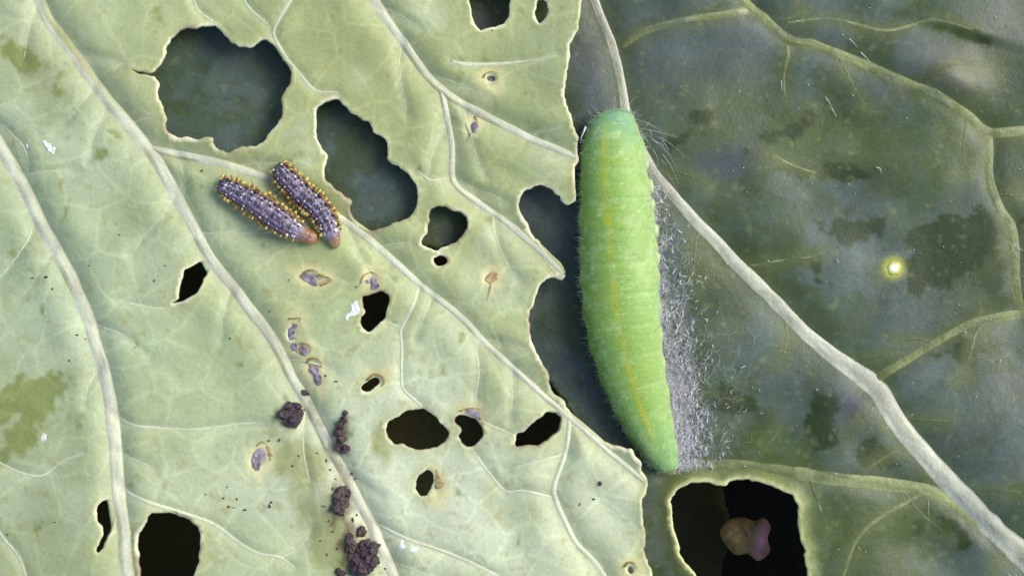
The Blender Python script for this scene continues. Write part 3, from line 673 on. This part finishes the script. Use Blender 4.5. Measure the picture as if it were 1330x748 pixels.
# pale claspers at the tail and lateral feet on the right flank
def lump(name, c, r, mat, parent, seed=0, flat=(1, 1, 1), amp=.25, sub=2, freq=1.6, label=None):
    bm = bmesh.new(); bmesh.ops.create_icosphere(bm, subdivisions=sub, radius=1); vs = []
    for v in bm.verts:
        n_ = 1 + amp * mnoise.noise(v.co * freq + Vector((seed * 3.1, seed * 1.7, 0))) + amp * .5 * mnoise.noise(v.co * freq * 2.7 + Vector((0, seed * 2.3, 5)))
        vs.append((c[0] + v.co.x * r * n_ * flat[0], c[1] + v.co.y * r * n_ * flat[1], c[2] + v.co.z * r * n_ * flat[2]))
    fs = [[v.index for v in f.verts] for f in bm.faces]; bm.free()
    o = mesh_obj(name, vs, fs, mat)
    if parent: keep(o, parent)
    return o
M_foot = material('pale_green_foot', base=(.36, .49, .22), var=.1, rough=.4, sss=.3)
for (u, v) in ((866, 609), (874, 606)):
    z = zBs(u, v) + .05; lump('clasper', at(u, v, z), .033, M_foot, cat, u, (1, .8, .9))
for (u, v) in ((843, 213), (849, 243), (851, 268), (856, 300), (857, 335)):
    z = zBs(u, v) + .06; lump('foot', at(u - 6, v, z), .040, M_foot, cat, u, (.9, 1.5, .9))

# ================================================================= TWO SMALL STRIPED CATERPILLARS
def zA1(u, v): return A_Z + float(hA(np.array([u]), np.array([v]))[0])
def small_cat(label, table, head_u, seed, headcol):
    root = empty('caterpillar', at(table[0][0], table[0][1], zA1(*table[0][:2]))); tag(root, label, 'caterpillar', 'small striped caterpillars')
    table = [(a_, b_, c_ * 1.16) for a_, b_, c_ in table]
    def zf(u, v): return zA1(u, v) + .012
    def colS(info, V):
        u, a, fr, sg = info.T; n = len(u); aa = np.abs(a)
        c = np.tile(np.array([.055, .033, .068]), (n, 1))
        jag = .05 * vn(u * 60, a * 3, seed + 401)
        c = mix(c, (.40, .35, .50), .9 * (.7 + .5 * vn(u * 45, a * 2, seed + 411)) * np.exp(-((aa - .27 + jag) / .085)**2))           # pale double back line
        c = mix(c, (.022, .014, .03), .9 * np.exp(-((aa + jag) / .10)**2))
        c = mix(c, (.030, .012, .022), .95 * np.exp(-((aa - .46 + jag) / .07)**2))
        c = mix(c, (.24, .18, .26), .85 * np.exp(-((aa - .64 + jag) / .07)**2))
        c = mix(c, (.045, .012, .015), .95 * np.exp(-((aa - .84 + jag) / .12)**2))
        c = mix(c, (.36, .25, .045), sst(aa + 2 * jag, .95, 1.08)); c = mix(c, (.10, .055, .012), .8 * sst(vn(u * 60, a * 6, seed + 403), -.1, .5) * sst(aa, .98, 1.1))
        e = np.minimum(fr, 1 - fr); c = mix(c, (.05, .035, .05), .35 * np.exp(-(e / .09)**2))
        c = mix(c, (.60, .56, .66), .4 * sst(vn(u * 90, a * 7, seed + 405), .5, .8) * (aa < 1.0))
        c = mix(c, (.015, .01, .015), .8 * sst(vn(u * 80 + 9, a * 6, seed + 407), .6, .85))
        hd = sst(u, head_u, head_u + .09); c = mix(c, headcol, hd * (.62 + .38 * vn(u * 70, a * 2, seed + 409))); c = mix(c, (.34, .28, .36), .5 * np.exp(-((u - head_u) / .03)**2))
        return mix(c, (.03, .02, .04), .8 * sst(.05 - u, 0, .04))
    b, V, I = tube_body(table, zf, 40, .7, 11, .72, .05, .02, colS, M_small, 'body'); keep(b, root)
    nu, na = V.shape[:2]; cen = V.mean(1); U = I[:, 0, 0]
    # warts, three meshes shared by all copies
    def wart(name, i, a, r, mat, stretch=1.0):
        j = int(round(a / (2 * math.pi) * na)) % na; p = V[i, j]; nrm = p - cen[i]; nrm /= np.linalg.norm(nrm)
        me = warts[mat.name]; o = bpy.data.objects.new(name, me); C.objects.link(o)
        q = Vector(nrm).to_track_quat('Z', 'Y'); o.rotation_euler = q.to_euler(); o.location = Vector(p) + Vector(nrm) * r * .1; o.scale = (r * random.uniform(.7, 1.4), r * random.uniform(.7, 1.3), r * stretch * random.uniform(.7, 1.2))
        keep(o, root); return p, nrm
    hs = []
    for s_ in range(22):
        uu = (s_ + .5) / 22
        if uu > head_u: continue
        uu += random.uniform(-.012, .012); i = int(np.argmin(abs(U - uu)))
        for sd_ in (-1, 1):
            rj = random.uniform(.8, 1.25)
            p, nn = wart('yellow_wart', i, sd_ * random.uniform(1.0, 1.5), random.uniform(.008, .0135) * rj, M_ytub, 1.7); hs.append((p, nn))
            wart('brown_wart', min(nu - 1, i + random.randint(2, 5)), sd_ * random.uniform(1.0, 1.5), .011 * rj, M_rtub, 1.4)
            if s_ % 2: p, nn = wart('black_wart', i, sd_ * random.uniform(.78, .9), .0105 * rj, M_btub, 1.2); hs.append((p, nn))
            else: wart('white_wart', i, sd_ * random.uniform(.60, .7), .0065 * rj, M_wtub, .8)
            if s_ % 2 == 0: p, nn = wart('black_wart', min(nu - 1, i + 3), sd_ * random.uniform(.40, .52), .0085 * rj, M_btub, .9)
            else: p, nn = wart('white_wart', i, sd_ * random.uniform(.2, .3), .005 * rj, M_wtub, .8); hs.append((p, nn))
    iu = int(np.argmin(abs(U - (head_u - .02))))
    for sd_ in (-1, 1):
        wart('white_wart', iu, sd_ * .55, .015, M_wtub, .6); wart('black_wart', iu, sd_ * .52, .009, M_btub, 1.4); wart('white_wart', max(0, iu - 12), sd_ * .75, .011, M_wtub, .6)
    its = []
    for p, nn in hs:
        for _ in range(2):
            d = nn + rng.normal(0, .45, 3); ln = random.uniform(.025, .05); its.append(([p, p + d * ln * .5, p + d * ln], .0022))
    tag(fibres('bristle', its, M_crust, root), kind='stuff')
    return root
warts = {}
for m in (M_ytub, M_wtub, M_btub, M_rtub):
    bm = bmesh.new(); bmesh.ops.create_icosphere(bm, subdivisions=2, radius=1)
    for v in bm.verts: v.co *= 1 + .15 * mnoise.noise(v.co * 2); v.co.z = v.co.z * (1 if v.co.z < 0 else 1.15)
    me = bpy.data.meshes.new('wart'); bm.to_mesh(me); bm.free(); me.materials.append(m); me.polygons.foreach_set('use_smooth', [True] * len(me.polygons)); warts[m.name] = me
small_cat('small purple striped caterpillar with an orange-brown head, the lower left of the pair',
          [(283.5, 238, .5), (284, 238, 5), (286, 239, 8.5), (293, 243, 11), (307, 250, 13), (331, 264, 15.5), (353, 279, 16.5), (372, 292, 15), (384, 299, 12), (394, 304, 9.5), (403, 308, 8.5), (409, 310, 6.5), (412, 311.5, 4), (413, 312, .5)],
          .82, 1, (.34, .14, .03))
small_cat('small purple striped caterpillar beside the larger chewed hole, the upper right of the pair',
          [(359, 215.5, .5), (360, 216, 6), (363, 220, 10), (369, 228, 12.5), (380, 239, 14), (395, 254, 14.5), (410, 267, 14.5), (422, 283, 13.5), (428, 297, 12), (432, 307, 9.5), (435, 315, 7), (437, 320, 4.5), (438, 322, .5)],
          .86, 5, (.36, .20, .04))

# ================================================================= SILK
def silk():
    its = []
    def bz(u, v): return B_Z + float(hB(np.array([u]), np.array([v]))[0])
    U = []; 
    while len(U) < 3600:
        v = random.uniform(225, 606)
        edge = float(np.interp(v, [225, 290, 400, 487, 535, 598], [846, 852, 861, 870, 877, 886]))
        wd = float(np.interp(v, [225, 290, 400, 480, 560, 606], [10, 24, 40, 44, 40, 30]))
        off = random.expovariate(1 / .42) * wd - 6
        dens = float(np.interp(v, [225, 300, 420, 480, 560, 606], [.10, .22, .32, .8, 1, .8]))
        if random.random() > dens: continue
        if float(vn(np.array([(edge + off) / 7]), np.array([v / 9]), 601)[0]) < random.uniform(-.9, .5): continue
        U.append((edge + off, v))
    ua = np.array(U); zb = B_Z + hB(ua[:, 0], ua[:, 1])
    for (u, v), z in zip(U, zb):
        k = S * (D - z) / D; ang = random.gauss(math.radians(60), .7); ln = random.uniform(8, 30) * S; dense = random.random() < .24
        if dense: ln *= .3
        cx, cy = (u - 665) * k, (374 - v) * k; top = random.uniform(.004, .035); dx, dy = math.cos(ang), math.sin(ang)
        ph = random.uniform(0, 6.28); wv = random.uniform(.05, .22) * ln; pts = []
        for t in (-.5, -.3, -.1, .1, .3, .5):
            b = wv * math.sin(ph + t * 7); pts.append((cx + dx * ln * t - dy * b, cy + dy * ln * t + dx * b, z + top * (.4 + .6 * math.cos(t * 2.6)) + .004))
        its.append((pts, random.uniform(.0022, .0050) if dense else random.uniform(.0005, .0009)))
    return its
its = silk()
sp_ = tag(fibres('silk_pad', its, M_silk), 'whitish silk matting spun on the dark leaf along the green caterpillar', 'silk', kind='stuff')
its = []
for _ in range(38):      # loose threads round the head and across the vein
    a = random.uniform(-.3, math.pi + .3); r0 = random.uniform(.8, 1.0)
    u0 = 799 + math.cos(a) * 34 * r0; v0 = 176 - math.sin(a) * 36 * r0; ln = random.uniform(6, 26)
    a2 = a + random.gauss(0, .5); z0 = random.uniform(-.22, -.08)
    pts = [at(u0 + math.cos(a2) * ln * t, v0 - math.sin(a2) * ln * t + random.uniform(-1, 1), z0 - .06 * t) for t in (0, .35, .7, 1)]
    its.append((pts, .0009))
for _ in range(45):
    u0 = random.uniform(818, 862); v0 = random.uniform(150, 250) + (u0 - 840) * 1.0; a = random.gauss(math.radians(-58), .35); ln = random.uniform(12, 55)
    z0 = B_Z + random.uniform(.05, .16)
    pts = [at(u0 + math.cos(a) * ln * t + 3 * math.sin(t * 3), v0 - math.sin(a) * ln * t, z0 - .05 * t) for t in (0, .3, .6, 1)]
    its.append((pts, random.choice([.0010, .0016])))
pts = [at(u, v, -.06) for u, v in ((761, 165), (758, 172), (755, 179), (754, 184))]; its.append((pts, .011))
tag(fibres('silk_threads', its, M_silk), 'loose pale silk threads around the head of the green caterpillar', 'silk', kind='stuff')

# ================================================================= SCRAPES, CRUSTS AND WHITE BLOTCHES ON THE PALE LEAF
def patch(name, pts, mat, cfun, lift=.006, parent=leafA, th=.006, label=None):
    c = catmull(pts, 2.5, True); ctr = c.mean(0); n = len(c); R = 5; vs = []; cl = []; fs = []
    for lay in (0, 1):
        for r in range(1, R + 1):
            q = ctr + (c - ctr) * (r / R); q = q + (3.0 if 'residue' in name else .9) * (r / R) * np.stack([vn(q[:, 0] / 3, q[:, 1] / 3, 501), vn(q[:, 0] / 3 + 9, q[:, 1] / 3, 503)], 1)
            z = hA(q[:, 0], q[:, 1]) + lift * (1 - .35 * (r == R)) - lay * th + .002 * vn(q[:, 0] / 3, q[:, 1] / 3, 505)
            for i in range(n): vs.append(((q[i, 0] - 665) * S, (374 - q[i, 1]) * S, z[i] - .008)); cl.append(cfun(q[i, 0], q[i, 1], r / R))
    for lay in (0, 1):
        b = lay * R * n
        fs.append(tuple(b + i for i in range(n)) if lay else tuple(b + i for i in range(n))[::-1])
        for r in range(R - 1):
            for i in range(n):
                q4 = (b + r * n + i, b + r * n + (i + 1) % n, b + (r + 1) * n + (i + 1) % n, b + (r + 1) * n + i); fs.append(q4[::-1] if lay else q4)
    t = (R - 1) * n; t2 = R * n + t
    for i in range(n): fs.append((t + i, t + (i + 1) % n, t2 + (i + 1) % n, t2 + i))
    o = mesh_obj(name, vs, fs, mat, None, np.array(cl)); keep(o, parent)
    bm = bmesh.new(); bm.from_mesh(o.data); bmesh.ops.recalc_face_normals(bm, faces=bm.faces); bm.to_mesh(o.data); bm.free()
    if label: o['label'] = label
    return o
def purple(u, v, t):
    f = float(vn(np.array([u / 4]), np.array([v / 4]), 511)[0]); a = np.array([.37, .34, .38]); b = np.array([.14, .11, .13])
    c = a + (b - a) * max(0, min(1, .5 + .8 * f)); e = max(0, (t - .75) / .25); return c + (np.array([.40, .32, .20]) - c) * e * .8
def tan(u, v, t):
    f = float(vn(np.array([u / 3]), np.array([v / 3]), 513)[0]); return np.array([.40, .29, .13]) * (1 + .35 * f)
def crust(pts, r=.012):
    r *= .62
    c = catmull(pts, 2.0); z = hA(c[:, 0], c[:, 1]) + .008
    P3 = np.stack([(c[:, 0] - 665) * S + .003 * vn(c[:, 0], c[:, 1], 521), (374 - c[:, 1]) * S, z], 1)
    fibres('brown_crust', [(P3, r)], M_crust, leafA, 6)
patch('scraped_skin', z7([(182, 70), (200, 55), (225, 55), (255, 70), (272, 90), (268, 118), (245, 122), (222, 100), (195, 90)]), M_memb, purple)
patch('scraped_skin', z7([(280, 100), (300, 92), (320, 88), (340, 92), (320, 108), (295, 118), (275, 116)]), M_memb, tan)
crust(z7([(205, 52), (225, 42), (255, 42), (275, 58)])); crust(z7([(275, 62), (305, 70), (330, 80), (345, 92)])); crust(z7([(285, 114), (310, 108), (335, 96)]), .008)
patch('scraped_skin', z7([(530, 85), (545, 78), (560, 90), (575, 115), (585, 138), (555, 143), (532, 142), (535, 115)]), M_memb, purple)
patch('scraped_skin', z7([(502, 90), (515, 86), (524, 95), (515, 108), (503, 103)]), M_memb, purple)
crust(z7([(480, 105), (495, 70), (530, 50), (560, 62), (572, 90)]), .007); crust(z7([(455, 118), (465, 122), (475, 115)]), .010)
patch('scraped_skin', z7([(112, 310), (130, 300), (165, 292), (178, 305), (165, 330), (158, 345), (160, 375), (150, 392), (130, 390), (118, 360)]), M_memb, purple, lift=.001)
patch('scraped_skin', z7([(135, 405), (150, 392), (170, 400), (172, 425), (155, 435), (138, 425)]), M_memb, purple)
patch('scraped_skin', z7([(180, 415), (200, 405), (222, 420), (225, 445), (205, 462), (185, 445)]), M_memb, purple)
patch('scraped_skin', z7([(140, 388), (165, 398), (200, 425), (215, 455), (240, 480), (262, 505), (240, 515), (215, 495), (195, 462), (160, 440), (138, 415)]), M_memb, tan, lift=.002)
crust(z7([(130, 275), (160, 275), (188, 272), (182, 298)]), .010); crust(z7([(190, 395), (225, 400), (238, 425), (230, 450)]), .009)
patch('scraped_skin', z7([(222, 525), (245, 505), (275, 515), (280, 540), (297, 570), (290, 598), (262, 600), (252, 575), (250, 545)]), M_memb, purple)
crust(z7([(218, 490), (235, 470), (265, 470), (288, 490), (292, 512)]), .012)
patch('scraped_skin', z5([(765, 395), (778, 365), (795, 355), (812, 365), (808, 385), (798, 405), (788, 428), (775, 425)]), M_memb, purple)
patch('scraped_skin', z5([(805, 350), (815, 342), (828, 360), (860, 375), (862, 390), (840, 405), (822, 395), (818, 370)]), M_memb, tan)
crust(z5([(785, 350), (800, 338), (815, 345)]), .009)
patch('scraped_skin', z2([(928, 340), (935, 320), (958, 312), (982, 315), (988, 340), (978, 368), (962, 385), (940, 375)]), M_memb, purple, lift=-.016)
crust(z2([(925, 335), (940, 315), (965, 310), (990, 315)]), .008)
patch('scraped_skin', z2([(878, 530), (895, 525), (903, 545), (898, 572), (882, 575), (875, 555)]), M_memb, purple)
crust(z2([(885, 500), (895, 515), (900, 530)]), .010); crust(z2([(870, 575), (860, 595), (855, 615)]), .006)
patch('scraped_skin', z4([(930, 455), (955, 430), (980, 425), (992, 445), (975, 465), (950, 480), (935, 470)]), M_memb, tan)
crust(z4([(958, 480), (950, 510), (940, 550)]), .006)
crust(z6([(310, 130), (330, 112), (355, 118), (362, 138), (352, 150)]), .016)
patch('scraped_skin', z6([(612, 232), (620, 222), (645, 222), (665, 235), (668, 255), (650, 245), (630, 238)]), M_memb, purple)
crust(z6([(600, 228), (630, 218), (660, 222), (668, 240)]), .007)
patch('scraped_skin', z6([(520, 405), (532, 420), (550, 452), (545, 468), (525, 470), (524, 440)]), M_memb, tan)
crust([(812, 737), (817, 731), (824, 732), (828, 739)], .014)
patch('white_residue', z7([(470, 175), (445, 185), (425, 205), (430, 225), (410, 255), (405, 280), (420, 285), (440, 262), (465, 262), (480, 250), (488, 240), (480, 225), (478, 200)]), M_white, lambda u, v, t: (1, 1, 1), lift=.010)  # irregular near-white patches laid on the blade, this and the next ones
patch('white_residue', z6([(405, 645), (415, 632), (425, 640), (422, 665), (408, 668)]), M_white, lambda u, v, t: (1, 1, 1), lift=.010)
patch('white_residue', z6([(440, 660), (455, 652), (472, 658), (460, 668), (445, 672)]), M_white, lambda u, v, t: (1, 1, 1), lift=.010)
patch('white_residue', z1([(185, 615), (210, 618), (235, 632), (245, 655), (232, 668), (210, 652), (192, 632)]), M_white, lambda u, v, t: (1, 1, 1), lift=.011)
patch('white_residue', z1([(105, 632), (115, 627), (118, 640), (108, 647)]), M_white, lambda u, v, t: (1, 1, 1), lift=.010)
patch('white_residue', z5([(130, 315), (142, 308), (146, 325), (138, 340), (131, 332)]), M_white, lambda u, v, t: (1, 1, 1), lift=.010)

# ================================================================= FRASS
def frass(label, grains, seed):
    vs = []; fs = []
    for gi, (u, v, r, h) in enumerate(grains):
        bm = bmesh.new(); bmesh.ops.create_icosphere(bm, subdivisions=2, radius=1); z = zA1(u, v) + r * S * h * .55; b = len(vs)
        fx, fy = random.uniform(.8, 1.2), random.uniform(.8, 1.2)
        for q in bm.verts:
            o_ = Vector((seed * 7 + gi * 3.3, gi * 1.9, seed)); n_ = 1 + .55 * mnoise.noise(q.co * 1.5 + o_) + .45 * mnoise.noise(q.co * 3.3 + o_) + .30 * mnoise.noise(q.co * 7 + o_)
            p = at(u, v, z); vs.append((p.x + q.co.x * r * S * n_ * fx, p.y + q.co.y * r * S * n_ * fy, p.z + q.co.z * r * S * h * n_))
        for f in bm.faces: fs.append([b + q.index for q in f.verts])
        bm.free()
    return tag(mesh_obj('dropping', vs, fs, M_frass, smooth=False), label, 'dropping', 'dark droppings along the vein')
def gr(u, v, w_, h_, n, rot=0, seed=0, r=(4, 7)):
    rs = random.Random(seed); out = []
    c, s = math.cos(math.radians(rot)), math.sin(math.radians(rot))
    for _ in range(n):
        a = rs.uniform(0, 2 * math.pi); q = math.sqrt(rs.random()); dx, dy = math.cos(a) * q * w_, math.sin(a) * q * h_
        out.append((u + dx * c - dy * s, v + dx * s + dy * c, rs.uniform(*r), rs.uniform(.6, 1.0)))
    return out
frass('round dark purple-brown dropping on the left of the long vein', gr(377, 537, 13, 11, 16, 0, 1, (5, 8)), 1)
frass('thin upright dark brown dropping just right of the vein', [(448, 536, 3, .8), (446, 545, 5, .8), (442, 552, 5.5, .9), (441, 562, 6, .9), (443, 570, 6, .9), (440, 578, 6.5, 1), (449, 582, 5.5, .9), (445, 585, 5, .8)], 2)
frass('dark dropping against the lower vein, the middle one of the lower row', gr(443, 652, 9, 16, 14, 10, 3, (5, 7)), 3)
frass('largest dark brown dropping, cut by the bottom edge of the picture', gr(472, 725, 17, 22, 26, -8, 4, (5.5, 9)), 4)
frass('short dark dropping left of the largest one at the bottom', gr(455, 711, 4, 14, 7, 0, 5, (4.5, 6)), 5)
frass('small dark crumb where the vein passes above the largest dropping', gr(469, 690, 5, 4, 5, 0, 6, (3.5, 5)), 6)
frass('small dark crumb on the vein above the round dropping', gr(397, 511, 4, 3, 5, 0, 7, (2.5, 3.8)), 7)
frass('small dark crumb at the lower left corner of the bottom droppings', gr(441, 744, 5, 4, 5, 0, 8, (3.5, 5)), 8)
crumbs = [(424, 598, 2.6), (457, 615, 2.4), (461, 622, 2), (350, 657, 3), (352, 652, 2.5), (295, 632, 1.6), (290, 647, 2.0), (297, 658, 2.2), (303, 659, 1.6), (308, 648, 1.8), (318, 662, 2.2), (267, 642, 1.6), (420, 570, 2), (416, 556, 2),
          (363, 571, 2.6), (349, 572, 2), (380, 605, 2), (388, 592, 1.8), (436, 622, 2), (421, 657, 2.2), (432, 634, 2), (427, 676, 1.8), (458, 675, 3), (463, 668, 2.4), (417, 702, 2), (432, 690, 1.6), (480, 700, 2.5), (437, 495, 2.2), (423, 488, 2),
          (60, 360, 2.6), (42, 361, 2), (68, 375, 2), (155, 305, 1.6), (200, 365, 1.8), (215, 345, 1.5), (100, 435, 2), (90, 468, 2), (299, 439, 1.8), (71, 678, 1.8), (10, 694, 1.6), (116, 345, 1.4), (111, 440, 2), (779, 627, 4.0), (771, 648, 2.4), (753, 655, 1.8),
          (262, 222, 2.2), (375, 364, 1.6), (395, 532, 2), (429, 610, 2.2), (640, 40, 1.5), (350, 405, 1.3), (443, 600, 2), (412, 588, 1.8), (470, 655, 1.8), (476, 668, 1.5), (425, 720, 2), (438, 712, 2.2), (495, 715, 2), (500, 738, 2)]
vs = []; fs = []
for ci, (u, v, r) in enumerate(crumbs):
    bm = bmesh.new(); bmesh.ops.create_icosphere(bm, subdivisions=1, radius=1); z = zA1(u, v) + .004; b = len(vs); p = at(u, v, z)
    for q in bm.verts:
        n_ = 1 + .9 * mnoise.noise(q.co * 1.7 + Vector((ci * 2.2, 0, 0))); kx = .6 + .7 * ((ci * 37) % 11) / 10; vs.append((p.x + q.co.x * r * S * n_ * kx * .9, p.y + q.co.y * r * S * n_ * (1.8 - kx) * .8, p.z + q.co.z * r * S * n_ * .5))
    for f in bm.faces: fs.append([b + q.index for q in f.verts])
    bm.free()
tag(mesh_obj('crumbs', vs, fs, M_frass), 'scattered dark crumbs of droppings on the pale leaf', 'crumbs', kind='stuff')

# ================================================================= WHITE FLECKS ON THE DARK LEAF
def bz(u, v): return B_Z + float(hB(np.array([u]), np.array([v]))[0])
fl = [[(1094, 44), (1096, 47)], [(1103, 50), (1109, 56), (1114, 62)], [(1118, 68), (1125, 75), (1131, 82)], [(1072, 126), (1077, 133), (1080, 139)], [(1080, 140), (1087, 152)], [(1138, 217), (1143, 219), (1145, 226)],
      [(960, 117), (962, 121)], [(1087, 337), (1090, 342)], [(1246, 395), (1247, 397)], [(1253, 430), (1256, 432)], [(1299, 467), (1300, 471)], [(1102, 238), (1104, 241)], [(1205, 374), (1207, 376)], [(1060, 505), (1063, 507)], [(1084, 614), (1088, 616)],
      [(966, 605), (970, 606)], [(1115, 710), (1118, 714)], [(1088, 714), (1091, 712)], [(1321, 320), (1329, 326)], [(1037, 140), (1038, 142)], [(1015, 105), (1016, 118)], [(1310, 745), (1318, 752)]]
its = []
for f in fl:
    f = catmull(f, 2.0) if len(f) > 1 else f
    its.append(([at(u, v, bz(u, v) + .02) for u, v in f], random.uniform(.0028, .0048)))
rs = random.Random(5)
for _ in range(90):
    u, v = rs.uniform(860, 1330), rs.uniform(0, 748)
    if 865 < u < 1050 and v > 610: continue
    a = rs.uniform(0, 3.1); l = rs.uniform(.8, 2.2)
    its.append(([at(u, v, bz(u, v) + .008), at(u + math.cos(a) * l, v + math.sin(a) * l, bz(u, v) + .012)], rs.uniform(.0015, .0040)))
tag(fibres('white_flecks', its, M_silk), 'tiny white flecks and fibres scattered over the dark leaf', 'flecks', kind='stuff')
